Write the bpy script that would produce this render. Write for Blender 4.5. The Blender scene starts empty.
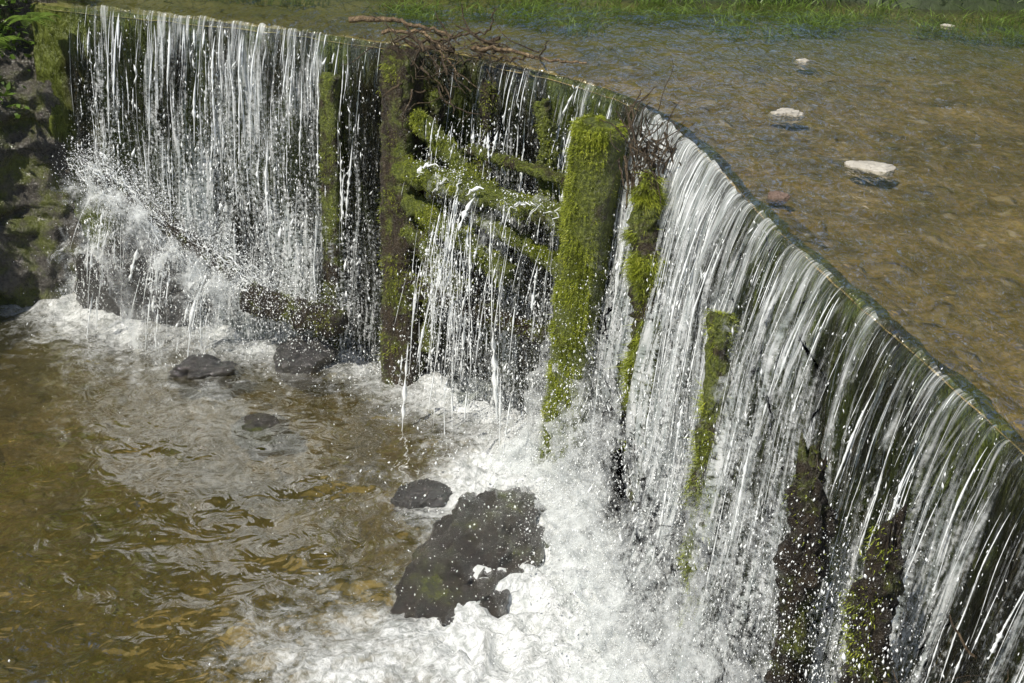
import bpy, math, numpy as np
from mathutils import Vector, Matrix
rng=np.random.default_rng(7)
scene=bpy.context.scene
scene.view_settings.view_transform='Standard'
try: scene.view_settings.look='None'
except Exception: pass
scene.view_settings.exposure=0
POOL=-2.15
# ------------------------------------------------------------ noise
def _h(ix,iy,iz,seed):
    a=(ix.astype(np.int64)*374761393+iy.astype(np.int64)*668265263+iz.astype(np.int64)*2147483647+seed*974711)&0xffffffff
    a=((a^(a>>13))*1274126177)&0xffffffff
    a=((a^(a>>16))*2246822519)&0xffffffff
    return ((a^(a>>15))&0xffffff)/float(0xffffff)
def vnoise(P,seed=0):
    P=np.asarray(P,float); I=np.floor(P); f=P-I; f=f*f*f*(f*(f*6-15)+10); r=0
    for dx in (0,1):
        wx=f[:,0] if dx else 1-f[:,0]
        for dy in (0,1):
            wy=f[:,1] if dy else 1-f[:,1]
            for dz in (0,1):
                wz=f[:,2] if dz else 1-f[:,2]
                r=r+wx*wy*wz*_h(I[:,0]+dx,I[:,1]+dy,I[:,2]+dz,seed)
    return r*2-1
def fbm(P,oct=4,seed=0,gain=.5):
    P=np.asarray(P,float); r=0;a=1.;t=0
    for o in range(oct):
        r=r+a*vnoise(P*(2.03**o)+o*17.3,seed+o); t+=a; a*=gain
    return r/t
def sst(a,b,x):
    t=np.clip((x-a)/(b-a),0,1); return t*t*(3-2*t)
def V3(x,y,z): return np.stack([np.broadcast_to(x,np.shape(x)),y,z],-1)
# ------------------------------------------------------------ mesh helpers
def mk(name,V,F,mat,smooth=True,parent=None,attrs=None):
    V=np.asarray(V,np.float32);F=np.asarray(F,np.int32);k=F.shape[1]
    me=bpy.data.meshes.new(name)
    me.vertices.add(len(V));me.vertices.foreach_set('co',V.ravel())
    me.loops.add(F.size);me.loops.foreach_set('vertex_index',F.ravel())
    me.polygons.add(len(F));me.polygons.foreach_set('loop_start',np.arange(len(F),dtype=np.int32)*k)
    me.update(calc_edges=True)
    me.polygons.foreach_set('use_smooth',np.full(len(F),smooth))
    if attrs:
        for n,d in attrs.items():
            me.attributes.new(n,'FLOAT','POINT').data.foreach_set('value',np.asarray(d,np.float32))
    me.materials.append(mat)
    ob=bpy.data.objects.new(name,me);scene.collection.objects.link(ob)
    if parent: ob.parent=parent
    return ob
def tag(o,label,cat,kind=None,group=None):
    o["label"]=label;o["category"]=cat
    if kind:o["kind"]=kind
    if group:o["group"]=group
    return o
def gridF(ni,nj,closed=False):
    i=np.arange(ni-1)[:,None];j=np.arange(nj if closed else nj-1)[None,:];j2=(j+1)%nj
    return np.stack([i*nj+j,i*nj+j2,(i+1)*nj+j2,(i+1)*nj+j],-1).reshape(-1,4)
# ------------------------------------------------------------ material helpers
class M:
    def __init__(s,name):
        s.m=bpy.data.materials.new(name);s.m.use_nodes=True;s.t=s.m.node_tree;s.t.nodes.clear()
        s.out=s.n('ShaderNodeOutputMaterial')
    def n(s,typ,**kw):
        nd=s.t.nodes.new(typ)
        for k,v in kw.items():
            if k.startswith('_'): setattr(nd,k[1:],v)
            else:
                key=k.replace('__',' ')
                s.put(nd.inputs[key],v)
        return nd
    def put(s,inp,v):
        if isinstance(v,bpy.types.NodeSocket): s.t.links.new(v,inp)
        else: inp.default_value=v
    def math(s,op,a,b=0.,c=None):
        nd=s.n('ShaderNodeMath',_operation=op);s.put(nd.inputs[0],a);s.put(nd.inputs[1],b)
        if c is not None:s.put(nd.inputs[2],c)
        return nd.outputs[0]
    def noise(s,vec,scale,detail=4,rough=.55,dist=0.):
        nd=s.n('ShaderNodeTexNoise',Scale=scale,Detail=detail,Roughness=rough,Distortion=dist)
        if vec is not None:s.put(nd.inputs['Vector'],vec)
        return nd.outputs['Fac']
    def ramp(s,fac,stops,interp='LINEAR'):
        nd=s.n('ShaderNodeValToRGB',Fac=fac);r=nd.color_ramp;r.interpolation=interp
        while len(r.elements)<len(stops):r.elements.new(.5)
        for e,(p,c) in zip(r.elements,stops):
            e.position=p;e.color=(c,c,c,1) if isinstance(c,(int,float)) else (*c,1)
        return nd.outputs['Color']
    def mr(s,x,a,b,c=0.,d=1.,smooth=True):
        nd=s.n('ShaderNodeMapRange');nd.interpolation_type='SMOOTHSTEP' if smooth else 'LINEAR'
        for i,v in enumerate((x,a,b,c,d)):s.put(nd.inputs[i],v)
        return nd.outputs[0]
    def mix(s,f,a,b,blend='MIX'):
        nd=s.n('ShaderNodeMix',_data_type='RGBA',_blend_type=blend);s.put(nd.inputs[0],f)
        for i,v in ((6,a),(7,b)):
            if isinstance(v,tuple) and len(v)==3:v=(*v,1)
            s.put(nd.inputs[i],v)
        return nd.outputs[2]
    def mixs(s,f,a,b):
        nd=s.n('ShaderNodeMixShader');s.put(nd.inputs[0],f);s.put(nd.inputs[1],a);s.put(nd.inputs[2],b);return nd.outputs[0]
    def attr(s,n): return s.n('ShaderNodeAttribute',_attribute_name=n).outputs['Fac']
    def pos(s): return s.n('ShaderNodeNewGeometry').outputs['Position']
    def map(s,vec,scale,rot=0.):
        nd=s.n('ShaderNodeMapping');s.put(nd.inputs['Vector'],vec);nd.inputs['Scale'].default_value=scale;nd.inputs['Rotation'].default_value=(0,0,rot);return nd.outputs[0]
    def bump(s,h,dist,strength=1.,normal=None):
        nd=s.n('ShaderNodeBump',Height=h,Distance=dist,Strength=strength)
        if normal is not None:s.put(nd.inputs['Normal'],normal)
        return nd.outputs[0]
    def pbsdf(s,col,rough,normal=None,spec=.5,coat=0.):
        nd=s.n('ShaderNodeBsdfPrincipled');s.put(nd.inputs['Base Color'],(*col,1) if isinstance(col,tuple) and len(col)==3 else col)
        s.put(nd.inputs['Roughness'],rough);s.put(nd.inputs['Specular IOR Level'],spec)
        if coat: s.put(nd.inputs['Coat Weight'],coat);s.put(nd.inputs['Coat Roughness'],.06)
        if normal is not None:
            s.put(nd.inputs['Normal'],normal)
            if coat: s.put(nd.inputs['Coat Normal'],normal)
        return nd.outputs[0]
    def done(s,sh):
        s.t.links.new(sh,s.out.inputs['Surface']);return s.m
def mat_ground():
    m=M('river_bed_and_bank');p=m.pos()
    xyz=m.n('ShaderNodeSeparateXYZ',Vector=p);z=xyz.outputs['Z'];yy=xyz.outputs['Y']
    dn=m.n('ShaderNodeTexNoise',Scale=3.,Detail=3.);m.put(dn.inputs['Vector'],p)
    pw=m.n('ShaderNodeVectorMath',_operation='MULTIPLY_ADD');m.put(pw.inputs[0],dn.outputs['Color']);pw.inputs[1].default_value=(.3,.3,.3);m.put(pw.inputs[2],p);pw=pw.outputs[0]
    n1=m.noise(p,1.6,7,.7,.8);n2=m.noise(p,7,6,.7);n3=m.noise(p,30,5,.75)
    vc=m.n('ShaderNodeTexVoronoi',Scale=7.5,Randomness=1.);m.put(vc.inputs['Vector'],pw)
    vc2=m.n('ShaderNodeTexVoronoi',Scale=22.,Randomness=1.);m.put(vc2.inputs['Vector'],pw)
    sc=m.n('ShaderNodeSeparateColor',Color=vc.outputs['Color']);s2=m.n('ShaderNodeSeparateColor',Color=vc2.outputs['Color'])
    silt=m.ramp(n1,[(.3,(.09,.075,.024)),(.45,(.25,.19,.065)),(.56,(.42,.31,.12)),(.7,(.60,.46,.22))])
    silt=m.mix(m.mr(n3,.35,.65,0,.7),silt,(.09,.075,.025))
    pebc=m.ramp(s2.outputs[1],[(0,(.12,.09,.035)),(.4,(.44,.34,.17)),(.7,(.22,.19,.09)),(1,(.68,.60,.44))])
    pm=m.math('MULTIPLY',m.mr(vc2.outputs['Distance'],.55,.3),m.mr(s2.outputs[0],.3,.5))
    bed=m.mix(m.math('MULTIPLY',pm,m.mr(n2,.4,.6,.1,.85)),silt,pebc)
    bigc=m.ramp(sc.outputs[0],[(0,(.08,.065,.03)),(.5,(.28,.22,.11)),(1,(.56,.48,.33))])
    bm_=m.math('MULTIPLY',m.mr(vc.outputs['Distance'],.48,.26),m.mr(sc.outputs[1],.64,.72))
    bed=m.mix(m.math('MULTIPLY',bm_,.65),bed,bigc)
    bed=m.mix(m.mr(yy,6.8,9.3,0,.75),bed,m.mix(m.noise(p,5,6,.75),(.02,.035,.006),(.18,.21,.045)))
    grass=m.ramp(n2,[(.3,(.012,.02,.006)),(.7,(.04,.06,.014))])
    col=m.mix(m.mr(z,-.06,.0),bed,grass)
    h=m.math('ADD',m.math('MULTIPLY',bm_,.6),n2)
    return m.done(m.pbsdf(col,.7,m.bump(h,.03)))
def mat_water(name,tint,scale,foam=True,bd=.02,stretch=(1,1,1),rot=0.,murk=(.05,.045,.015),murkf=.35,fk=.85):
    m=M(name);p=m.pos();q=m.map(p,stretch,rot)
    a=m.noise(q,scale,2,.5,.6);b=m.noise(q,scale*3.3,2,.55,.8)
    h=m.math('MULTIPLY_ADD',b,.36,a)
    nb=m.bump(h,bd)
    fr=m.n('ShaderNodeFresnel',IOR=1.33,Normal=nb).outputs[0]
    fr=m.math('MULTIPLY_ADD',fr,fk,.01)
    gl=m.n('ShaderNodeBsdfGlossy',Roughness=.04,Normal=nb).outputs[0]
    tr=m.n('ShaderNodeBsdfTransparent',Color=(*tint,1)).outputs[0]
    df=m.n('ShaderNodeBsdfDiffuse',Color=(*murk,1),Normal=nb).outputs[0]
    w=m.mixs(fr,m.mixs(murkf,tr,df),gl)
    if foam:
        fo=m.attr('foam')
        n1=m.noise(p,4.2,8,.70,1.6);n2=m.noise(p,24,5,.68,1.0)
        k=m.math('ADD',m.math('MULTIPLY_ADD',n1,1.3,fo),m.math('MULTIPLY',n2,.5))
        mask=m.mr(k,1.12,1.95,0,.95)
        d1=m.n('ShaderNodeBsdfDiffuse',Color=m.mix(m.mr(n2,.35,.6),(.55,.58,.57),(.84,.86,.86)),Normal=m.bump(n2,.025)).outputs[0]
        w=m.mixs(mask,w,d1)
    return m.done(w)
def mat_curtain(name,seed,cut,su=42.,glass=True):
    m=M(name);s=m.attr('s');f=m.attr('f');d=m.attr('dens')
    def uv(a,b,o=0.):
        return m.n('ShaderNodeCombineXYZ',X=m.math('MULTIPLY_ADD',s,a,o+seed),Y=m.math('MULTIPLY',f,b),Z=float(seed)).outputs[0]
    st=m.noise(uv(su,1.3),1,2,.6,.6)
    fine=m.noise(uv(su*2.8,7.,9.),1,2,.5)
    brk=m.noise(uv(su*2.2,42.,4.),1,3,.7)
    big=m.noise(uv(5.3,.9,2.),1,2,.5)
    k=m.math('MULTIPLY_ADD',fine,.5,st)
    k=m.math('MULTIPLY_ADD',big,1.05,k)
    k=m.math('ADD',k,m.math('MULTIPLY',m.math('SUBTRACT',brk,.5),m.mr(f,.03,1.0,.1,1.7,False)))
    k=m.math('ADD',k,m.math('MULTIPLY',m.math('SUBTRACT',d,.5),.55))
    k=m.math('ADD',k,m.mr(f,0.,2.1,-.03,.12,False))
    mask=m.mr(k,cut-.04,cut+.40)
    nb=m.bump(m.math('MULTIPLY_ADD',fine,.5,st),.025)
    wht=m.pbsdf(m.mix(m.mr(fine,.35,.65),(.48,.53,.52),(.88,.90,.90)),.2,nb,.7)
    tl=m.n('ShaderNodeBsdfTranslucent',Color=(.85,.88,.88,1)).outputs[0]
    wht=m.mixs(.3,wht,tl)
    tr=m.n('ShaderNodeBsdfTransparent',Color=(.95,.97,.94,1)).outputs[0]
    if glass:
        fr=m.n('ShaderNodeFresnel',IOR=1.33,Normal=nb).outputs[0]
        gl=m.n('ShaderNodeBsdfGlossy',Roughness=.06,Normal=nb).outputs[0]
        wet=m.math('MULTIPLY',fr,m.mr(k,cut-.5,cut-.15))
        g=m.mixs(m.math('MULTIPLY',wet,2.8),tr,gl)
    else: g=m.n('ShaderNodeBsdfTransparent').outputs[0]
    return m.done(m.mixs(m.math('MULTIPLY',mask,.88),g,wht))
def mat_froth(cut=.80):
    m=M('white_froth');p=m.pos();f=m.attr('f')
    n1=m.noise(p,5.0,7,.72,1.4);n2=m.noise(p,50,3,.7,.8)
    k=m.math('MULTIPLY_ADD',n2,.5,m.math('MULTIPLY_ADD',n1,1.15,.09));k=m.math('SUBTRACT',k,m.math('MULTIPLY',f,.44))
    mask=m.mr(k,cut-.14,cut+.40,0,.84)
    a=m.n('ShaderNodeBsdfDiffuse',Color=(.84,.87,.87,1)).outputs[0];t=m.n('ShaderNodeBsdfTranslucent',Color=(.84,.87,.87,1)).outputs[0]
    return m.done(m.mixs(mask,m.n('ShaderNodeBsdfTransparent').outputs[0],m.mixs(.4,a,t)))
def mat_drops():
    m=M('white_water_drops')
    return m.done(m.pbsdf((.86,.89,.89),.15,None,.8))
def mat_wall():
    m=M('wet_mossy_masonry');p=m.pos();q=m.map(p,(1,1,.35))
    n=m.noise(q,6,5,.65,.5);n2=m.noise(q,30,4,.7);n3=m.noise(q,2.2,3,.6)
    c=m.ramp(n,[(.3,(.010,.009,.005)),(.5,(.036,.032,.012)),(.62,(.065,.072,.016)),(.75,(.12,.155,.022))])
    g=m.ramp(n2,[(.3,(.04,.055,.008)),(.7,(.18,.22,.028))])
    col=m.mix(m.mr(n3,.41,.56,0,.85),c,g)
    return m.done(m.pbsdf(col,m.mr(n2,.3,.7,.2,.6),m.bump(m.math('ADD',n,n2),.05),.6))
def mat_wood(name,mossf=.6,dark=1.):
    m=M(name);p=m.pos();q=m.map(p,(1,1,.18))
    g=m.noise(q,38,5,.65,.6);n=m.noise(p,8,6,.7,.5);n2=m.noise(p,60,4,.7)
    wood=m.ramp(g,[(.3,(.012*dark,.008*dark,.005*dark)),(.5,(.05*dark,.035*dark,.02*dark)),(.7,(.11*dark,.08*dark,.045*dark))])
    moss=m.ramp(n2,[(.28,(.03,.036,.006)),(.5,(.10,.125,.016)),(.72,(.25,.28,.04))])
    col=m.mix(m.mr(n,1-mossf-.08,1-mossf+.10),wood,moss)
    h=m.math('ADD',g,m.math('MULTIPLY',n2,.7))
    return m.done(m.pbsdf(col,.35,m.bump(h,.035),.6))
def mat_moss():
    m=M('moss_fibres');p=m.pos();n=m.noise(p,9,6,.75,.5);r=m.noise(p,120,2,.6)
    c=m.ramp(m.math('MULTIPLY_ADD',r,.45,m.math('MULTIPLY',n,.75)),[(.39,(.028,.024,.006)),(.50,(.085,.098,.011)),(.61,(.23,.28,.024)),(.75,(.45,.47,.06))])
    return m.done(m.pbsdf(c,.45,None,.35))
def mat_rock(name,a=(.008,.008,.007),b=(.06,.055,.048),mossf=.0,rough=.12,wet=.9,bd=.03,coat=.0):
    m=M(name);p=m.pos();n=m.noise(p,5,6,.68,.5);n2=m.noise(p,34,5,.72)
    c=m.ramp(m.math('MULTIPLY_ADD',n2,.5,m.math('MULTIPLY',n,.5)),[(.34,a),(.7,b)])
    if mossf: c=m.mix(m.mr(m.noise(p,4,5,.65),1-mossf-.08,1-mossf+.1),c,m.mix(n2,(.03,.035,.008),(.13,.15,.02)))
    return m.done(m.pbsdf(c,rough,m.bump(m.math('ADD',n,m.math('MULTIPLY',n2,.6)),bd),wet,coat))
def mat_leaf(name,a,b,tl=True):
    m=M(name);p=m.pos();n=m.noise(p,6,2,.6);r=m.n('ShaderNodeNewGeometry').outputs['Random Per Island']
    c=m.mix(m.math('MULTIPLY_ADD',n,.5,m.math('MULTIPLY',r,.5)),a,b)
    if not tl: return m.done(m.n('ShaderNodeBsdfDiffuse',Color=c).outputs[0])
    t=m.n('ShaderNodeBsdfTranslucent',Color=c).outputs[0]
    return m.done(m.mixs(.3,m.pbsdf(c,.45,None,.4),t))
MG=mat_ground();MD=mat_drops();MW=mat_wall();MM=mat_moss();MF=mat_froth()
WOOD_B=mat_wood('brown_wet_timber',.45,.8);WOOD_G=mat_wood('mossy_wet_timber',.54,.7);WOOD_M=mat_wood('moss_covered_timber',.64,.7);WOOD_D=mat_wood('dark_wet_timber',.42,.5);TWIG=mat_wood('bare_twig_bark',.02,1.8);PTWIG=mat_wood('pale_driftwood_bark',.0,4.5)
ROCK=mat_rock('dark_wet_rock',coat=.8);ROCKM=mat_rock('dark_mossy_rock',(.006,.005,.0035),(.055,.042,.026),.42,coat=1.,bd=.045)
PALE=mat_rock('pale_dry_rock',(.3,.27,.22),(.7,.67,.60),0,.6,.3);PINK=mat_rock('pinkish_stone',(.12,.08,.06),(.28,.20,.16),0,.4,.4)
# ------------------------------------------------------------ crest line
ctrl=np.array([(-14,12.1),(-9,10.6),(-6,9.7),(-4,9.1),(-2.98,8.74),(-2.45,8.60),(-1.88,8.42),(-1.41,8.25),(-.94,8.03),(-.49,7.80),(-.10,7.53),(.22,7.27),(.48,6.95),(.67,6.58),(.80,6.16),(.89,5.68),(.955,5.25),(1.03,4.85),(1.11,4.49),(1.19,4.13),(1.27,3.78),(1.345,3.45),(1.415,3.1),(1.50,2.7),(1.62,2.0),(1.8,1.0),(2.1,-1),(2.5,-4),(3.4,-12)])
t=np.r_[0,np.cumsum(np.hypot(*np.diff(ctrl,axis=0).T))]
def cr(tt):
    idx=np.clip(np.searchsorted(t,tt)-1,0,len(t)-2);u=(tt-t[idx])/(t[idx+1]-t[idx])
    g=lambda i:ctrl[np.clip(i,0,len(ctrl)-1)]
    p0,p1,p2,p3=g(idx-1),g(idx),g(idx+1),g(idx+2)
    T=lambda i:t[np.clip(i,0,len(t)-1)]
    m1=(p2-p0)/np.maximum(T(idx+1)-T(idx-1),1e-6)[:,None];m2=(p3-p1)/np.maximum(T(idx+2)-T(idx),1e-6)[:,None]
    dt=(T(idx+1)-T(idx))[:,None];u=u[:,None]
    return (2*u**3-3*u**2+1)*p1+(u**3-2*u**2+u)*dt*m1+(-2*u**3+3*u**2)*p2+(u**3-u**2)*dt*m2
SS=np.arange(0,t[-1],.02);CP=cr(SS);TG=np.gradient(CP,axis=0);TG/=np.linalg.norm(TG,axis=1)[:,None];NR=np.stack([TG[:,1],-TG[:,0]],1)
S0=np.interp(-2.99,CP[:,0],SS);S1=SS[np.argmin(np.hypot(CP[:,0]-1.8,CP[:,1]-1.0))]
def C(s): return np.stack([np.interp(s,SS,CP[:,0]),np.interp(s,SS,CP[:,1])],-1)
def N(s):
    n=np.stack([np.interp(s,SS,NR[:,0]),np.interp(s,SS,NR[:,1])],-1);return n/np.linalg.norm(n,axis=-1,keepdims=True)
def sdist(x,y):
    P=np.stack([x,y],1);cp=CP[::4];nr=NR[::4];o=np.empty(len(P));os_=np.empty(len(P));ss=SS[::4]
    for a in range(0,len(P),20000):
        q=P[a:a+20000];d=q[:,None,:]-cp[None];D=(d**2).sum(2);i=D.argmin(1)
        dd=d[np.arange(len(q)),i];sg=np.sign((dd*nr[i]).sum(1));o[a:a+20000]=np.sqrt(D[np.arange(len(q)),i])*sg;os_[a:a+20000]=ss[i]
    return o,os_
def SofX(x): return float(np.interp(x,CP[:,0],SS))
def SofY(y): return float(SS[np.argmin(np.abs(CP[:,1]-y)+(CP[:,0]<0)*9)])
def dens(s):
    x=C(s)[...,0]
    d=np.interp(x,[-3.1,-2.9,-1.0,-.86,-.62,-.5,.15,.3,.48,.6,.68,.8,1.02,1.2,1.35,1.7],[.55,.62,.55,.2,.15,.42,.42,.32,.38,.5,.76,.97,.84,.68,.64,.64])
    sh=np.shape(s);q=np.ravel(s)
    return np.clip(d+(.32*fbm(np.stack([q*3.1,q*0,q*0],-1),2,5)).reshape(sh),0,1)
def v0(s):
    y=C(s)[...,1];return np.interp(y,[1,3.5,4.6,6,6.8,8.7],[.38,.38,.38,.36,.30,.28])
def lipz(s):
    q=np.ravel(s);return (.020*fbm(np.stack([q*3.3,q*0,q*0+4],-1),3,17)+.009*vnoise(np.stack([q*22,q*0,q*0],-1),18)).reshape(np.shape(s))
def fall(s,f,extra=0.):
    o=v0(s)*np.sqrt(np.maximum(f,0)*2/9.8)+.015+extra
    c=C(s);n=N(s)
    return np.stack([c[...,0]+n[...,0]*o,c[...,1]+n[...,1]*o,-.012+lipz(s)*np.exp(-f*4)-f],-1)
# ------------------------------------------------------------ ground
def lines(a,b,st,far,g=1.35):
    c=list(np.arange(a,b,st));d=st;x=a;L=[]
    while x>-far: d*=g;x-=d;L.append(x)
    d=st;x=b;R=[]
    while x<far: x+=d;R.append(x);d*=g
    return np.array(L[::-1]+c+R)
gx=lines(-5.2,4.6,.05,160);gy=lines(1,11,.05,200)
X,Y=[a.ravel() for a in np.meshgrid(gx,gy,indexing='ij')]
sd,_=sdist(X,Y)
nz=fbm(V3(X*1.3,Y*1.3,X*0),4,3);nf=fbm(V3(X*7,Y*7,X*0),3,9)
up=-.085+.03*nz+.035*nf
yb=9.42+.05*X+.16*vnoise(V3(X*1.7,X*0,X*0),4)
rise=lambda d,k,c:np.clip(d*k,0,c)
up=np.maximum(up,-.12+rise(Y-yb,1.3,.34)+rise(Y-yb-.4,.22,5))
up=np.maximum(up,-.12+rise(.3-Y,1.,.6)+rise(-.5-Y,.15,3))
up=np.maximum(up,-.12+rise(-3.05-X,1.2,.55)+rise(-4-X,.2,4)+.05*nf*(X<-3))
lo=-2.32+.08*nz+.06*nf
lo=np.maximum(lo,-2.46+rise(-4.9-X,4,3.0)+rise(-6-X,.15,3))
Z=np.where(sd<-.14,up,lo)
g=mk('ground',np.stack([X,Y,Z],1),gridF(len(gx),len(gy)),MG);g["kind"]="structure"
# ------------------------------------------------------------ upper river
MU=mat_water('upper_river_water',(.97,.94,.84),5,False,.042,(1.7,.7,1),.5,(.15,.13,.05),.08,.60)
MP=mat_water('pool_water_surface',(.92,.88,.70),2.2,True,.038,(1,1,1),0.,(.14,.122,.052),.34,.62)
sv=np.concatenate([np.arange(0,S0-.5,.25),np.arange(S0-.5,S1,.022),np.arange(S1,SS[-1],.3)])
tv=[0.];d=.02
while tv[-1]<60: tv.append(tv[-1]+d); d=d*1.0 if tv[-1]<.6 else min(d*1.03,3) if tv[-1]<5 else d*1.2
tv=np.array(tv);S,T=[a.ravel() for a in np.meshgrid(sv,tv,indexing='ij')]
c=C(S);n=N(S);x=c[:,0]-n[:,0]*(T-.015);y=c[:,1]-n[:,1]*(T-.015)
h=.010*fbm(V3(x*4.0,y*4.0,x*0),3,21)+.006*fbm(V3(x*15,y*15,x*0),2,25)
h=h*np.clip(T/.4,.2,1)*np.where(T<8,1,0)-.012*np.exp(-T/.25)+lipz(S)*np.exp(-T/.25)
h+=.008*vnoise(V3(S*16,T*1.5,T*0),8)*np.exp(-T/.3)*np.clip(T/.08,0,1)
o=mk('upper_river',np.stack([x,y,h],1),gridF(len(sv),len(tv)),MU);o["kind"]="structure"
# ------------------------------------------------------------ wall and crest sill
sv=np.arange(S0-.4,S1+.5,.025);zt=np.concatenate([[-.03],np.linspace(0,2.5,90)])
S,T=[a.ravel() for a in np.meshgrid(sv,zt,indexing='ij')]
dz=.05*fbm(V3(S*3.2,T*1.1,T*0),4,31)+.04*fbm(V3(S*9,T*5,T*0),3,33)
off=np.where(T<0,-.10,-.05+dz*np.clip(T*4,0,1)+.03*np.clip(T,0,1));zz=np.where(T<0,-.06,-.06-T)
c=C(S);n=N(S)
w=mk('weir_wall',np.stack([c[:,0]+n[:,0]*off,c[:,1]+n[:,1]*off,zz],1),gridF(len(sv),len(zt)),MW)
tag(w,"dark mossy weir wall behind the falling water","wall")
ov=np.array([-.045,-.07,-.10,-.15,-.2,-.26]);S,T=[a.ravel() for a in np.meshgrid(sv,ov,indexing='ij')]
c=C(S);n=N(S);zz=np.interp(-T,[.045,.08,.15,.26],[-.085,-.06,-.06,-.13])+.012*fbm(V3(S*6,T*9,T*0),3,35)
w=mk('weir_sill',np.stack([c[:,0]+n[:,0]*T,c[:,1]+n[:,1]*T,zz],1),gridF(len(sv),len(ov)),MG);w["kind"]="structure"
# ------------------------------------------------------------ curtain sheets
sv=np.arange(S0,S1,.01);fv=np.r_[0,np.geomspace(.004,2.12,80)]
for k,(ex,cut,su,seed) in enumerate([(0.,1.36,30.,3),(.05,1.45,17.,11)]):
    S,T=[a.ravel() for a in np.meshgrid(sv,fv,indexing='ij')]
    rip=.018*vnoise(V3(S*30,T*.8,T*0+k*5),41+k)+.008*vnoise(V3(S*80,T*3,T*0),43)
    P=fall(S+.04*vnoise(V3(S*9,T*1.9,T*0),45+k)*np.clip(T,0,1),T,(ex*np.clip(T*3,0,1)+rip*np.clip(T*5,.12,1)+.07*T*vnoise(V3(S*5,T*.9,T*0+k),47)))
    m=mat_curtain('falling_sheet'+'_outer'*k,seed,cut,su,k==0)
    ob=mk('falling_water_sheet',P,gridF(len(sv),len(fv)),m,attrs={'s':S,'f':T,'dens':dens(S)});ob["kind"]="structure"
# ------------------------------------------------------------ strands & drops
def tubes(Pth,W):
    n,k,_=Pth.shape;tn=np.gradient(Pth,axis=1);tn/=np.linalg.norm(tn,axis=2,keepdims=True)+1e-9
    ref=np.tile(np.array([0.3,1.,.15]),(n,k,1));a=np.cross(tn,ref);a/=np.linalg.norm(a,axis=2,keepdims=True)+1e-9;b=np.cross(tn,a)
    V=np.stack([Pth+a*W[...,None],Pth+b*W[...,None]*.8,Pth-a*W[...,None],Pth-b*W[...,None]*.8],2)
    F0=gridF(k,4,True);F=(F0[None]+(np.arange(n)*k*4)[:,None,None]).reshape(-1,4)
    return V.reshape(-1,3),F
OV=np.array([(1,0,0),(-1,0,0),(0,1,0),(0,-1,0),(0,0,1),(0,0,-1)],float);OF=np.array([(0,2,4),(2,1,4),(1,3,4),(3,0,4),(2,0,5),(1,2,5),(3,1,5),(0,3,5)])
def drops(P,r,str_):
    n=len(P);Sx=np.stack([r,r,r*str_],1)
    jit=rng.normal(0,.12,(n,6,3))*Sx[:,None,:]
    V=OV[None]*Sx[:,None,:]+jit
    tl=rng.normal(0,.25,(n,2));V[:,:,0]+=V[:,:,2]*tl[:,:1];V[:,:,1]+=V[:,:,2]*tl[:,1:]
    V=V+P[:,None,:]
    return V.reshape(-1,3),(OF[None]+(np.arange(n)*6)[:,None,None]).reshape(-1,3)
def pick_s(n,lo=S0,hi=S1,pw=1.):
    s=rng.uniform(lo,hi,n*4);k=rng.uniform(0,1,n*4)<dens(s)**pw;return s[k][:n]
def near_scale(P): return np.clip(np.linalg.norm(P-np.array([0,0,1.7]),axis=-1)/8.,.4,1.1)
K=22
s=pick_s(950,pw=1.3);s=s+.012*np.round(vnoise(V3(s*40,s*0,s*0),3)*2)
f0=rng.beta(.6,1.9,len(s))*1.6;ln=rng.gamma(2,.14,len(s))+.05;f1=np.minimum(f0+ln,2.12)
ff=f0[:,None]+(f1-f0)[:,None]*np.linspace(0,1,K)[None]
sj=s[:,None]+.014*vnoise(V3(np.repeat(s,K)*7,ff.ravel()*4,ff.ravel()*0),51).reshape(ff.shape)+rng.normal(0,.03,(len(s),1))*ff
P=fall(sj,ff,rng.normal(.03,.03,(len(s),1))*np.clip(ff*2,0,1))
W=rng.gamma(2.,.0014,(len(s),1))*np.sin(np.linspace(.12,math.pi-.1,K))[None]*np.exp(rng.normal(-.1,.6,ff.shape)*np.clip(ff*1.5,.15,1)).clip(.1,2.6)*near_scale(P)
v,f=tubes(P,W);ob=mk('falling_water_strands',v,f,MD);ob["kind"]="stuff"
s=pick_s(56000,pw=1.1);cl=vnoise(V3(s*34,s*0,s*0),61);k=rng.uniform(-.7,.5,len(s))<cl;s=s[k]
f=2.1*rng.beta(1.4,1.0,len(s));P=fall(s+rng.normal(0,.014,len(s))*(.3+f),f,rng.normal(.04,.05,len(s))*np.clip(f*1.5,.1,1.6))
r=rng.gamma(2.0,.0010,len(s))*near_scale(P);v,F=drops(P,r,rng.uniform(1,5,len(s)))
ob=mk('falling_water_drops',v,F,MD);ob["kind"]="stuff"
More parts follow.
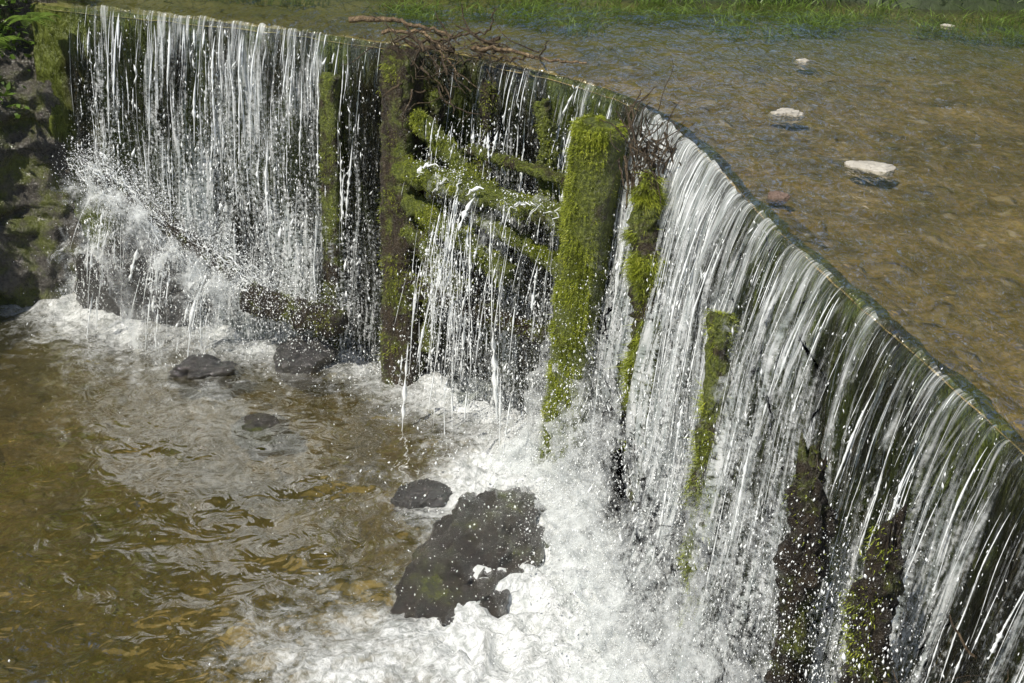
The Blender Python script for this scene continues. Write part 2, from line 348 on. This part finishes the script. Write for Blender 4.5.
def splash(n,lo,hi,vup,vout,name,zb=POOL,sz=.0009,base=.35):
    s=rng.uniform(lo,hi,n);o=v0(s)*.66+rng.normal(base-.33,.14,n)
    c=C(s);nn=N(s);th=rng.normal(0,.9,n);dx=nn[:,0]*np.cos(th)-nn[:,1]*np.sin(th);dy=nn[:,0]*np.sin(th)+nn[:,1]*np.cos(th)
    bk=.35+1.1*np.clip(vnoise(V3(s*4.5,s*0,s*0),63)+.4,0,1)
    vu=(np.abs(rng.normal(0,vup,n))+.2)*bk;vo=np.abs(rng.normal(0,vout,n));tt=rng.uniform(0,1,n)*2*vu/9.8
    x=c[:,0]+nn[:,0]*o+dx*vo*tt;y=c[:,1]+nn[:,1]*o+dy*vo*tt;z=zb+vu*tt-4.9*tt*tt
    P=np.stack([x,y,z],1);sdv,_=sdist(x,y);P=P[(sdv>.02)&(z<-.75)]
    r=rng.gamma(1.5,sz,len(P))*near_scale(P);v,F=drops(P,r,rng.uniform(.7,2.2,len(P)))
    ob=mk(name,v,F,MD);ob["kind"]="stuff"
sm=SofX(-.75);sc=SofX(.45)
splash(14000,S0,sm,1.6,.8,'splash_spray',sz=.0009)
splash(10000,sm,sc,1.4,.9,'splash_spray',sz=.0009)
splash(90000,sc,SofY(2.4),3.2,1.1,'splash_spray',sz=.0011,base=.45)
def froth(lo,hi,o_in,o_out,hgt,seed,foff=0.):
    sv=np.arange(lo,hi,.015);vv=np.linspace(0,1,46);S,V=[a.ravel() for a in np.meshgrid(sv,vv,indexing='ij')]
    edge=sst(lo,lo+.25,S)*(1-sst(hi-.25,hi,S))
    hh=hgt*(.55+1.0*(fbm(V3(S*2.3,S*0,S*0+seed),3,seed)+.3))*edge
    o=o_out+(o_in-o_out)*V**.8
    c=C(S);n=N(S);P=np.stack([c[:,0]+n[:,0]*o,c[:,1]+n[:,1]*o,POOL-.06+hh*V],1)
    q=.13*fbm(P*5+seed,3,seed+1)+.06*fbm(P*15,3,seed+2)
    P[:,:2]+=n*q[:,None]*1.2;P[:,2]+=q*.9*np.clip(V*3,0,1)
    ob=mk('froth',P,gridF(len(sv),len(vv)),MF,attrs={'f':V*1.0+foff});ob["kind"]="stuff"
froth(S0,sm,.10,.38,.32,201,.0);
froth(sm,sc,.12,.46,.22,203,.05)
froth(sc-.3,SofY(2.4),.18,.80,.55,204,-.15);froth(sc-.1,SofY(2.6),.24,.62,1.2,205,-.25);froth(sc,SofY(2.6),.28,.48,1.7,206,-.12)
# ------------------------------------------------------------ pool
gx=lines(-5.2,2.2,.028,7,1.6);gy=lines(2.6,9.3,.028,12,1.6)
X,Y=[a.ravel() for a in np.meshgrid(gx,gy,indexing='ij')]
sd,ns=sdist(X,Y);cx=C(ns)
G=lambda a,b,r,k:k*np.exp(-((X-a)**2+(Y-b)**2)/r**2)
rt=sst(.2,.75,cx[:,0])
fo=(.62*np.exp(-(np.maximum(sd-.20,0)/.34)**2))*(1-rt)+rt*1.0*np.exp(-(np.maximum(sd-.65,0)/.5)**2)
fo+=G(-.45,7.3,.4,.28)+G(-.25,6.75,.45,.28)+G(.1,6.2,.45,.34)+G(-.95,4.85,.5,.36)+G(-.35,4.65,.6,.42)+G(.3,4.9,.6,.42)+G(.35,5.6,.4,.34)+G(-2.6,8.0,.5,.24)+G(-1.9,7.7,.35,.12)+G(-3.1,8.1,.4,.2)-G(-.32,5.7,.3,.15)
fo+=.20*fbm(V3(X*2.2+Y,Y*2.2,X*0),4,71)-.02+.22*np.exp(-((sd-1.2)/.9)**2)
fo=np.clip(fo,0,1.05)
wv=.018*fbm(V3(X*2.0,Y*2.8,X*0),2,81)+.003*vnoise(V3(X*9,Y*11,X*0),83)
tb=np.abs(fbm(V3(X*6,Y*6,X*0),4,85))
Z=POOL+wv*(1+fo)+fo**2*(.20*(.4-tb))+fo*.006*vnoise(V3(X*24,Y*24,X*0),87)
ob=mk('pool_water',np.stack([X,Y,Z],1),gridF(len(gx),len(gy)),MP,attrs={'foam':fo});ob["kind"]="structure"
# ------------------------------------------------------------ posts, beams
def loft(name,path,rad,mat,sq=.0,nseg=28,k=60,amp=.12,seed=0,parent=None,flat=1.,capl=.4,jag=1.):
    path=np.array(path,float);rad=np.array(rad,float) if np.ndim(rad) else np.full(len(path),rad)
    tt=np.r_[0,np.cumsum(np.linalg.norm(np.diff(path,axis=0),axis=1))];u=np.linspace(0,tt[-1],k)
    P=np.stack([np.interp(u,tt,path[:,i]) for i in range(3)],1);R=np.interp(u,tt,rad)
    tn=np.gradient(P,axis=0);tn/=np.linalg.norm(tn,axis=1)[:,None]
    ref=np.array([0.,0,1]) if abs(tn[0,2])<.8 else np.array([.5,1.,0]);ref/=np.linalg.norm(ref)
    a=np.cross(tn,ref);a/=np.linalg.norm(a,axis=1)[:,None];b=np.cross(tn,a)
    th=np.linspace(0,2*math.pi,nseg,endpoint=False);co,si=np.cos(th),np.sin(th)
    q=(np.abs(co)**(2+sq*6)+np.abs(si)**(2+sq*6))**(-1/(2+sq*6)) if sq else np.ones(nseg)
    e=np.minimum(u,tt[-1]-u)/max(R.mean(),1e-6);cap=np.sqrt(np.clip(1-(1-np.clip(e/capl,0,1))**2,0.0,1));
    D=(a[:,None]*co[None,:,None]+b[:,None]*si[None,:,None]*flat)*q[None,:,None]
    V=P[:,None]+D*R[:,None,None]*cap[:,None,None]
    Vf=V.reshape(-1,3);L=1/max(R.mean(),.01)
    nn=fbm(Vf*np.array([1,1,.35])*L*1.2+seed,4,seed)+.5*fbm(Vf*L*4+seed,2,seed+5)
    Vf=Vf+(D.reshape(-1,3))*(nn*amp*1.6*np.repeat(R*cap,nseg))[:,None]
    hN=np.repeat(np.clip((u-(tt[-1]-R.mean()*1.2))/(R.mean()*1.2),0,1),nseg);Vf[:,2]+=jag*hN*amp*1.2*R.mean()*fbm(Vf*L*1.5,3,seed+9)*3*(abs(tn[0,2])>.7)
    return mk(name,Vf,gridF(k,nseg,True),mat,parent=parent),Vf,D.reshape(-1,3)
def moss(parent,Vf,D,n,ln,zlo,hang=.35,bias=None,name='moss',thr=.15):
    w=np.ones(len(Vf));w*=(Vf[:,2]>zlo)
    nn=fbm(Vf*8,4,91);w*=np.clip(nn*3+thr,0,1)+.02
    if bias is not None:w*=bias(Vf,D)
    w/=w.sum();i=rng.choice(len(Vf),n,p=w);p=Vf[i]+rng.normal(0,.007,(n,3));d=D[i]/np.linalg.norm(D[i],axis=1)[:,None]
    d=d+rng.normal(0,.5,(n,3));d[:,2]-=hang*rng.uniform(0,2.5,n);d/=np.linalg.norm(d,axis=1)[:,None]
    L=ln*rng.gamma(3,.33,n);sdv=np.cross(d,rng.normal(0,1,(n,3)));sdv/=np.linalg.norm(sdv,axis=1)[:,None];wd=.0013*rng.uniform(.6,1.5,n)
    V=np.stack([p+sdv*wd[:,None],p-sdv*wd[:,None],p+d*L[:,None]],1).reshape(-1,3)
    return mk(name,V,np.arange(n*3).reshape(-1,3),MM,False,parent)
def post(name,base,top,r0,r1,mat,label,sq=.5,amp=.12,seed=0,nm=6000,ml=.018,bias=None,zlo=-2.0,cat="wooden post",grp=None,mid=None,flat=1.,rm=None,capl=.4,jag=1.,thr=.15):
    path=[base]+([mid] if mid else [])+[top];rr=[r0]+([rm or (r0+r1)/2] if mid else [])+[r1]
    o,Vf,D=loft(name,path,rr,mat,sq,28,110,amp,seed,flat=flat,capl=capl,jag=jag)
    if nm: moss(o,Vf,D,nm,ml,zlo,bias=bias,thr=thr)
    tag(o,label,cat,group=grp);return o
PG="old timber posts standing in the weir"
post('timber_post',(-1.2,7.98,-2.35),(-1.19,8.03,-.24),.062,.056,WOOD_G,"thin dark mossy timber post behind the falling water",seed=2,nm=2500,ml=.014,grp=PG,amp=.2,thr=.0)
post('timber_post',(-.70,7.60,-2.35),(-.70,7.58,.03),.120,.114,WOOD_B,"thick brown timber post with moss along its edges",seed=3,nm=7000,ml=.013,grp=PG,amp=.15,sq=.3,bias=lambda V,D:np.where(D[:,0]<-.1,1,.2),thr=-.1)
post('timber_post',(.30,6.53,-2.35),(.41,6.46,-.05),.118,.127,WOOD_M,"thick upright timber post covered in bright green moss",seed=5,nm=52000,ml=.014,grp=PG,amp=.08,sq=.12,bias=lambda V,D:np.where(D[:,0]<.4,1,.05)+1.5*(V[:,2]>-.14),zlo=-2.2,capl=.5,jag=.2,thr=.4)
post('timber_post',(.70,5.78,-2.3),(.61,5.93,-.20),.05,.055,WOOD_G,"narrow broken timber post with hanging green moss",seed=7,nm=15000,ml=.032,grp=PG,amp=.5,sq=.1,zlo=-1.6,mid=(.66,5.81,-1.0),rm=.07,thr=.1)
post('timber_post',(.86,4.55,-2.3),(.82,4.72,-.34),.05,.036,WOOD_G,"slim mossy timber post half hidden by falling water",seed=9,nm=9000,ml=.025,grp=PG,amp=.45,sq=.1,mid=(.835,4.62,-1.3),rm=.06)
SG="broken timber stumps under the falls"
post('timber_stump',(.99,3.42,-2.3),(.945,3.53,-.29),.05,.035,WOOD_D,"jagged dark broken timber stump splashed by white water",seed=11,nm=1200,ml=.010,grp=SG,amp=.6,sq=.0,cat="wooden stump",mid=(.955,3.49,-.55),rm=.064,jag=3)
post('timber_stump',(1.10,2.99,-2.3),(1.06,3.05,-.24),.05,.03,WOOD_D,"dark broken timber stump with moss down one side",seed=13,nm=6000,ml=.010,grp=SG,amp=.6,sq=.0,cat="wooden stump",bias=lambda V,D:np.where(D[:,0]<-.2,1,.05),mid=(1.05,3.03,-.45),rm=.056,jag=3)
BG="mossy timber beams between the posts"
for i,(a,b,r,lb,nm_,mt) in enumerate([((-.72,7.35,-.63),(.34,6.60,-.66),.060,"mossy horizontal timber beam with water running over it",8000,WOOD_M),
    ((-.62,7.50,-.34),(-.20,7.12,-.68),.052,"short sloping timber beam thick with moss",6000,WOOD_M),
    ((-.66,7.34,-.80),(-.02,6.86,-1.10),.055,"sloping mossy timber beam below the crossbeam",6000,WOOD_M),
    ((-.66,7.32,-.98),(-.28,7.04,-1.28),.050,"short sloping timber beam thick with moss",4000,WOOD_G),
    ((-.68,7.37,-1.36),(.2,6.85,-1.46),.05,"low dark mossy timber beam between the posts",2500,WOOD_D),
    ((-.30,7.24,-.46),(.30,6.78,-.50),.030,"thin wet timber rail below the crest",800,WOOD_G),
    ((-.2,7.05,-.80),(.30,6.70,-1.0),.045,"short sloping timber beam thick with moss",4000,WOOD_M),
    ((-1.80,7.98,-1.76),(-1.10,7.64,-1.80),.080,"fallen mossy log lying at the foot of the fall",1500,WOOD_D),
    ((-2.85,8.42,-1.08),(-1.86,8.06,-1.66),.055,"sloping wet log washed over by white water",800,WOOD_D)]):
    o,Vf,D=loft('timber_beam',[a,b],r,mt,.2,20,60,.36,20+i);moss(o,Vf,D,nm_,.013,-2.3,.5,lambda V,D:np.where(D[:,2]>-.2,1,.3));tag(o,lb,"wooden beam",group=BG)
for a,b,sd_,mt in (((.19,6.95,-.75),(.13,7.03,-.12),31,WOOD_M),((-.52,7.50,-1.9),(-.50,7.58,-.22),33,WOOD_G),((-.20,7.42,-1.6),(-.19,7.46,-.12),34,WOOD_D)):
    post('timber_stud',a,b,.042,.035,mt,"short upright mossy timber on the weir face",seed=sd_,nm=2500,ml=.013,cat="wooden post",zlo=-2,amp=.5,grp="short upright timbers on the weir face")
def pour(p0,p1,n,fm,name,dr=9,outv=.4,fb=.8):
    p0=np.array(p0);p1=np.array(p1);u=rng.uniform(0,1,n);kk=rng.uniform(-.5,.4,n)<vnoise(V3(u*8,u*0,u*0+p0[0]),77);u=u[kk];n=len(u);k=12
    ff=np.linspace(0,1,k)[None]*(rng.gamma(2,.12,n).clip(.05,.6)*fm)[:,None]+(rng.beta(.8,1.6,n)*fb*fm)[:,None]
    b=p0+(p1-p0)*u[:,None];nn=np.array([-.55,-.83]);o=rng.normal(outv,.2,(n,1)).clip(.05)*np.sqrt(2*ff/9.8)+.05
    dr_=rng.normal(0,.08,(n,1))*ff
    P=np.stack([b[:,:1]+nn[0]*o+dr_,b[:,1:2]+nn[1]*o-dr_*.6,b[:,2:]-ff+.05+0*o],2)
    P[...,2]=np.maximum(P[...,2],POOL)
    W=rng.gamma(2,.0012,(n,1))*np.sin(np.linspace(.1,3.05,k))[None]*np.exp(rng.normal(0,.6,ff.shape)).clip(.15,2.4)
    v,f=tubes(P,W);mk(name,v,f,MD)["kind"]="stuff"
    q=P.reshape(-1,3);q=q[rng.integers(0,len(q),n*dr)]+rng.normal(0,.05,(n*dr,3));v,f=drops(q,rng.gamma(1.8,.0010,len(q)),rng.uniform(1,3,len(q)));mk(name,v,f,MD)["kind"]="stuff"
pour((-.5,7.2,-.68),(.28,6.64,-.68),240,1.40,'pouring_water',26)
pour((-.5,7.18,-1.0),(-.1,6.9,-1.1),120,1.0,'pouring_water',20)
pour((-.55,7.45,-.36),(.30,6.95,-.30),120,.5,'pouring_water',14,.2)
pour((-2.95,8.44,-1.0),(-1.86,8.06,-1.66),260,.9,'pouring_water',40,.7)
def runsheet(p0,p1,n,name,th=.05,dr=12,tub=True):
    u=rng.beta(1,1,n);p0=np.array(p0);p1=np.array(p1);d=p1-p0;k=10;l=rng.uniform(.03,.14,n)
    uu=np.clip(u[:,None]+l[:,None]*np.linspace(0,1,k)[None],0,1);P=p0+d*uu[...,None]+rng.normal(0,th,(n,1,3))+rng.normal(0,.008,(n,k,3));P[...,2]-=.6*rng.uniform(0,1,(n,1))*(np.linspace(0,1,k)[None]**2)*.25
    if tub: v,f=tubes(P,rng.gamma(2,.0013,(n,1))*np.sin(np.linspace(.1,3.05,k))[None]*np.exp(rng.normal(0,.5,(n,k))));mk(name,v,f,MD)["kind"]="stuff"
    q=P.reshape(-1,3);q=q[rng.integers(0,len(q),n*dr)]+rng.normal(0,th*1.2,(n*dr,3))+np.array([0,0,.05]);v,f=drops(q,rng.gamma(1.7,.0010,len(q)),rng.uniform(.7,1.8,len(q)));mk(name,v,f,MD)["kind"]="stuff"
runsheet((-2.97,8.40,-.96),(-1.70,7.96,-1.72),190,'running_water',.055,110,True)
runsheet((-1.85,7.94,-1.72),(-1.15,7.62,-1.74),80,'running_water',.08,70,False)
runsheet((.22,6.56,-.60),(-.6,7.2,-.58),26,'running_water',.02,30)
def apron(p0,p1,h,out,seed,foff=0.):
    p0=np.array(p0);p1=np.array(p1);L=np.linalg.norm(p1-p0);uu=np.arange(0,L,.015)/L;vv=np.linspace(0,1,44);U,V=[a.ravel() for a in np.meshgrid(uu,vv,indexing='ij')]
    P=p0+(p1-p0)*U[:,None];P[:,2]+=.12*fbm(V3(U*L*3.5,U*0,U*0+seed),3,seed+7)+.05;nn=np.array([-.42,-.9]);o=out*np.sqrt(V)+.03
    hh=h*(.75+.6*fbm(V3(U*L*2.5,U*0+9,U*0),2,seed+8))
    z=np.maximum(P[:,2]+.05-hh*V,POOL-.02);P=np.stack([P[:,0]+nn[0]*o,P[:,1]+nn[1]*o,z],1)
    q=.13*fbm(P*5+seed,3,seed+1)+.06*fbm(P*16,3,seed+2);P[:,0]+=nn[0]*q;P[:,1]+=nn[1]*q;P[:,2]+=q*.6
    f=.60-.50*np.exp(-((V-.14)/.20)**2)-.40*sst(.45,1,V)+.5*(1-sst(0,.08,V))+foff+.6*(1-sst(0,.08,U)*(1-sst(.88,1,U)))+.4*fbm(V3(U*L*9,V*.8,U*0),3,seed+5)
    mk('froth',P,gridF(len(uu),len(vv)),MF,attrs={'f':f})["kind"]="stuff"
apron((-2.98,8.40,-.98),(-1.75,7.98,-1.70),1.1,.32,301,-.08)
apron((-2.98,8.38,-1.02),(-1.65,7.93,-1.72),.8,.42,302,.06)
apron((-.5,7.2,-.62),(.3,6.62,-.64),1.3,.2,303,.28)
for c_ in ((.90,3.40,-.80),(1.0,2.98,-.64)):
    n=2200;P=np.array(c_)+rng.normal(0,1,(n,3))*np.array([.11,.10,.25]);v,f=drops(P,rng.gamma(1.6,.0007,n),rng.uniform(1,3,n));mk('splash_spray',v,f,MD)["kind"]="stuff"
# ------------------------------------------------------------ rocks
import bmesh
bm=bmesh.new();bmesh.ops.create_icosphere(bm,subdivisions=6,radius=1);IV=np.array([v.co[:] for v in bm.verts]);IF=np.array([[v.index for v in f.verts] for f in bm.faces]);bm.free()
def rock(name,c,s,mat,label,seed,amp=.35,rot=0.,cat="rock",grp=None,tilt=0.,rg=.22):
    n=fbm(IV*1.3+seed*3.1,4,seed);n2=fbm(IV*5+seed,4,seed+3)
    r=1+amp*n+amp*rg*n2-amp*rg*np.abs(fbm(IV*2.6+seed,3,seed+6))
    V=IV*r[:,None];V=np.sign(V)*np.abs(V)**.9
    V=V*np.array(s);cz,sz=math.cos(rot),math.sin(rot)
    V=np.stack([V[:,0]*cz-V[:,1]*sz,V[:,0]*sz+V[:,1]*cz,V[:,2]+tilt*V[:,0]],1)
    o=mk(name,V,IF,mat);o.location=c;tag(o,label,cat,group=grp);return o
PR="dark rocks in the pool"
rock('pool_rock',(-2.02,7.63,POOL-.03),(.23,.14,.12),ROCK,"low flat dark wet rock breaking the pool surface",1,.6,grp=PR,rot=.3)
rock('pool_rock',(-1.38,7.78,POOL+.03),(.22,.15,.17),ROCK,"dark wet rock in foam near the falls",2,.45,grp=PR)
rock('pool_rock',(-1.52,6.97,POOL-.07),(.18,.15,.08),ROCKM,"small mossy rock just under the water",3,grp=PR)
rock('pool_rock',(-.46,6.15,POOL-.01),(.16,.12,.10),ROCK,"small rounded dark wet rock",4,.4,grp=PR,rot=.5)
rock('pool_rock',(-.15,5.62,POOL-.08),(.32,.64,.27),ROCKM,"large dark mossy rock slab sloping into the foam",8,.24,grp=PR,rot=-.30,tilt=.05,rg=.8)
rock('pool_rock',(-2.62,8.45,-2.0),(.55,.16,.40),ROCK,"wet black rock ledge with water cascading over it",7,.5,grp=PR,rot=-.3)
UR="pale stones lying in the shallow upper river"
rock('river_stone',(1.36,6.52,-.010),(.075,.055,.026),PALE,"pale rounded stone poking out of shallow water",11,.5,grp=UR)
rock('river_stone',(1.58,5.64,-.010),(.11,.05,.024),PALE,"pale elongated stone poking out of shallow water",12,.5,-.3,grp=UR)
rock('river_stone',(1.67,7.76,-.014),(.05,.035,.02),PALE,"small pale stone poking out of shallow water",13,.5,grp=UR)
rock('river_stone',(1.09,5.20,-.020),(.05,.04,.03),PINK,"small pinkish stone near the crest",14,.4,grp=UR)
rock('river_stone',(2.9,9.0,-.014),(.05,.03,.02),PALE,"small pale stone poking out of shallow water",16,.4,grp=UR)
# rocky bank
pth=np.array([(-2.86,9.3),(-2.97,8.9),(-3.12,8.72),(-3.5,8.66),(-3.85,8.5),(-4.3,8.0),(-4.5,7),(-4.6,4),(-4.6,0),(-5,-6)])
tt=np.r_[0,np.cumsum(np.hypot(*np.diff(pth,axis=0).T))];u=np.concatenate([np.arange(0,3,.02),np.arange(3,tt[-1],.06)])
bx=np.interp(u,tt,pth[:,0]);by=np.interp(u,tt,pth[:,1]);tg=np.gradient(np.stack([bx,by],1),u,axis=0);k_=np.ones(25)/25
nrm=np.stack([-tg[:,1],tg[:,0]],1);nrm=np.stack([np.convolve(np.pad(nrm[:,i],12,'edge'),k_,'valid') for i in (0,1)],1)
nrm=-nrm;hh=np.linspace(0,1,110)
U,Hh=np.meshgrid(np.arange(len(u)),hh,indexing='ij');U=U.ravel();Hh=Hh.ravel()
zb=-2.5+2.75*np.clip(Hh/.85,0,1);back=.4*Hh**1.3+np.clip(Hh-.85,0,1)*6
P=np.stack([bx[U]+nrm[U,0]*back*1.,by[U]+nrm[U,1]*back*1.,zb],1);sg=-1
if P[:,0].mean()>bx.mean(): P=np.stack([bx[U]-nrm[U,0]*back,by[U]-nrm[U,1]*back,zb],1);sg=1
st_=fbm(P*np.array([1.2,1.2,4.]),4,107)
dn=.14*fbm(P*1.9,5,101)+.13*np.abs(fbm(P*np.array([3,3,5]),3,103))+.10*st_+.03*fbm(P*16,3,104)
P[:,:2]+=sg*nrm[U]*dn[:,None];P[:,2]+=.1*fbm(P*3,3,105)
o=mk('rocky_bank',P,gridF(len(u),110),mat_rock('bank_rock',(.016,.015,.012),(.14,.125,.10),.48,.2,.7,.04,.5));o["kind"]="structure"
BP=P
# ------------------------------------------------------------ vegetation
def leaves(name,P,size,mat,up=.5,asp=.5):
    n=len(P);d=rng.normal(0,1,(n,3));d[:,2]*=.5;d/=np.linalg.norm(d,axis=1)[:,None]
    nn=rng.normal(0,1,(n,3));nn[:,2]+=up*2;s=np.cross(d,nn);s/=np.linalg.norm(s,axis=1)[:,None]
    L=size*rng.uniform(.5,1.4,(n,1));V=np.stack([P,P+d*L*.5+s*L*asp*.5,P+d*L,P+d*L*.5-s*L*asp*.5],1)
    return mk(name,V.reshape(-1,3),np.arange(n*4).reshape(-1,4),mat,False)
LF=mat_leaf('leaf_green',(.03,.06,.01),(.16,.27,.035));LB=mat_leaf('grass_green',(.04,.08,.012),(.20,.30,.05));LD=mat_leaf('wood_foliage',(.025,.04,.006),(.18,.22,.03),False)
sel=BP[(BP[:,2]>-.8)&(BP[:,1]>7.5)];w=np.clip(fbm(sel*2.5,3,7)*1.6-.1+(sel[:,2]+.5)*1.0,0,1);i=rng.choice(len(sel),5000,p=w/w.sum())
o=leaves('bank_leaves',sel[i]+rng.normal(0,.05,(5000,3)),.06,LF);o["kind"]="stuff"
def blades(name,P,ln,w,mat,lean=.35):
    n=len(P);d=rng.normal(0,lean,(n,3));d[:,2]=1;L=ln*rng.uniform(.3,1.4,n)[:,None];s=rng.normal(0,1,(n,3));s[:,2]=0;s/=np.linalg.norm(s,axis=1)[:,None];s*=w
    m1=P+d*L*.55;tp=P+d*L+np.stack([d[:,0],d[:,1],d[:,2]*0-.3],1)*L*.5
    V=np.stack([P-s,P+s,m1+s*.8,m1-s*.8,m1-s*.8,m1+s*.8,tp+s*.1,tp-s*.1],1)
    return mk(name,V.reshape(-1,3),np.arange(n*8).reshape(-1,4),mat,False)
n=16000;x=rng.uniform(-2.6,9,n);y=9.48+.05*x+np.abs(rng.normal(0,.45,n))-.14
cl=fbm(V3(x*3.,y*3.,x*0),3,111)+rng.uniform(-.2,.2,n);k=cl>.05;x,y=x[k],y[k]
z=np.clip(-.12+(y-9.42-.05*x)*1.3,-.08,.22)+np.clip(y-9.9,0,9)*.2
o=blades('bank_grass',np.stack([x,y,z],1),.12,.005,LB,.5);o["kind"]="stuff"
n=4200;cx_=rng.uniform(-1,4,42);i=rng.integers(0,42,n);x=cx_[i]+rng.normal(0,.09,n);y=9.15+.05*x+rng.normal(0,.05,n)-.65*_h(i,i*0,i*0,5)**1.5
o=blades('shallows_weed',np.stack([x,y,np.full(n,-.06)],1),.09,.004,LB,.7);o["kind"]="stuff"
nc=260;cc=np.stack([rng.uniform(-16,22,nc),rng.uniform(11.5,17,nc),rng.uniform(.5,12,nc)],1)
c2=np.stack([rng.uniform(11,16,90),rng.uniform(-4,13,90),rng.uniform(.5,9,90)],1);cc=np.concatenate([cc,c2])
n=45000;i=rng.integers(0,len(cc),n);P=cc[i]+rng.normal(0,.55,(n,3))*np.array([1.2,1,.85]);P[:,2]=np.maximum(P[:,2],.3)
o=leaves('far_foliage',P,.42,LD);o["kind"]="stuff"
def fern(c,nf,L,seed):
    r=np.random.default_rng(seed);V=[];F=[]
    for a in np.linspace(0,2*math.pi,nf,endpoint=False)+r.uniform(0,1):
        d=np.array([math.cos(a),math.sin(a),0]);sd_=np.array([-d[1],d[0],0]);ll=L*r.uniform(.7,1.2)
        for q in np.linspace(.12,1,16):
            p=d*ll*q+np.array([0,0,ll*(.9*q-1.0*q*q)]);w=ll*.28*math.sin(math.pi*min(q*.9+.08,1))
            for sg in(-1,1):
                b=len(V);t2=p+sd_*sg*w+d*w*.4+np.array([0,0,-.15*w]);V+= [p-d*.008,p+d*.008,t2+d*.004,t2-d*.008];F.append((b,b+1,b+2,b+3))
    o=mk('fern',np.array(V),np.array(F),LB,False);o.location=c;tag(o,"green fern growing on the rocky bank","fern",group="ferns on the rocky bank")
fern((-3.46,8.44,-.24),9,.22,1);fern((-3.62,8.40,-.36),8,.2,2);fern((-3.22,8.56,-.10),8,.2,3)
# ------------------------------------------------------------ driftwood
def twigs(name,c,n,ext,L,r,seed,label,dirb=(1,-.6,.15),mat=None,wob=.22,spr=.6):
    rg=np.random.default_rng(seed);Ps=[];Ws=[];k=10
    for i in range(n):
        p=np.array(c)+rg.normal(0,1,3)*np.array(ext);d=np.array(dirb)*rg.choice([-1,1])+rg.normal(0,spr,3);d/=np.linalg.norm(d);l=L*rg.uniform(.3,1.3);st=l/k
        pts=[p]
        for j in range(k-1):
            d=d+rg.normal(0,wob,3);d/=np.linalg.norm(d);pts.append(pts[-1]+d*st)
        Ps.append(pts);Ws.append(r*rg.gamma(2,.5)*np.linspace(1,.35,k))
    P=np.array(Ps);P[...,2]=np.maximum(P[...,2],c[2]-.28)
    v,f=tubes(P,np.array(Ws));o=mk(name,v,f,mat or TWIG);tag(o,label,"driftwood")
twigs('driftwood',(-.36,7.62,.02),80,(.26,.12,.03),.34,.005,1,"tangle of bare brown branches caught on the weir crest",(1,-.6,.02),spr=.5)
twigs('driftwood',(-.50,7.40,-.10),50,(.12,.05,.10),.28,.0045,4,"hanging knot of twigs beside the brown post",(.4,-.2,-1))
twigs('driftwood',(.62,6.08,-.10),120,(.06,.11,.08),.28,.004,2,"dark root tangle caught beside the mossy post",(.1,.3,-1))
twigs('driftwood',(1.22,2.65,-.50),16,(.03,.04,.08),.22,.005,6,"brown twig with dry leaves sticking out of the fall",(-1,.2,.3))
def stick(pts,r,label,mat):
    P=np.array(pts,float);u=np.linspace(0,1,24);tt=np.linspace(0,1,len(P));Q=np.stack([np.interp(u,tt,P[:,i]) for i in range(3)],1)[None];Q=Q+.006*rng.normal(0,1,Q.shape)
    v,f=tubes(Q,(r*np.linspace(1,.4,24))[None]);o=mk('driftwood_branch',v,f,mat);tag(o,label,"branch")
stick([(-1.08,8.18,.06),(-.85,8.08,.10),(-.65,7.98,.08),(-.42,7.88,.05)],.021,"long pale bare branch lying across the crest",PTWIG)
stick([(-.85,8.0,.03),(-.6,7.8,.08),(-.5,7.6,.05),(-.35,7.4,-.10)],.013,"pale crooked branch lying on the weir crest",PTWIG)
stick([(-.62,7.75,.02),(-.4,7.68,.08),(-.2,7.6,.14),(-.16,7.58,.28)],.010,"thin brown branch rising from the tangle",TWIG)
stick([(-.3,7.62,.03),(-.05,7.46,.06),(.15,7.32,.04),(.36,7.16,.07)],.014,"pale branch lying along the weir crest",PTWIG)
stick([(-.1,7.5,.0),(.1,7.35,.05),(.14,7.3,.16)],.008,"thin brown branch rising from the tangle",TWIG)
# ------------------------------------------------------------ light, world, camera
az=math.radians(-136);el=math.radians(55)
L=Vector((math.cos(el)*math.cos(az),math.cos(el)*math.sin(az),math.sin(el)))
sl=bpy.data.lights.new('sun','SUN');sl.energy=5.0;sl.angle=math.radians(.5);sl.color=(1,.94,.83)
so=bpy.data.objects.new('sun',sl);scene.collection.objects.link(so);so.rotation_euler=L.to_track_quat('Z','Y').to_euler()
W=bpy.data.worlds.new('World');scene.world=W;W.use_nodes=True;nt=W.node_tree
sky=nt.nodes.new('ShaderNodeTexSky');sky.sky_type='NISHITA';sky.sun_disc=False;sky.sun_elevation=el;sky.sun_rotation=math.radians(90)-az
nt.links.new(sky.outputs[0],nt.nodes['Background'].inputs[0]);nt.nodes['Background'].inputs[1].default_value=.11
cam=bpy.data.cameras.new('camera');cam.lens=1300*36/1024;cam.sensor_width=36;cam.clip_end=600;cam.clip_start=.05
co=bpy.data.objects.new('camera',cam);scene.collection.objects.link(co)
co.matrix_world=Matrix.Translation((0,0,1.7))@Matrix.Rotation(math.radians(65),4,'X')@Matrix.Rotation(math.radians(2),4,'Z')
scene.camera=co
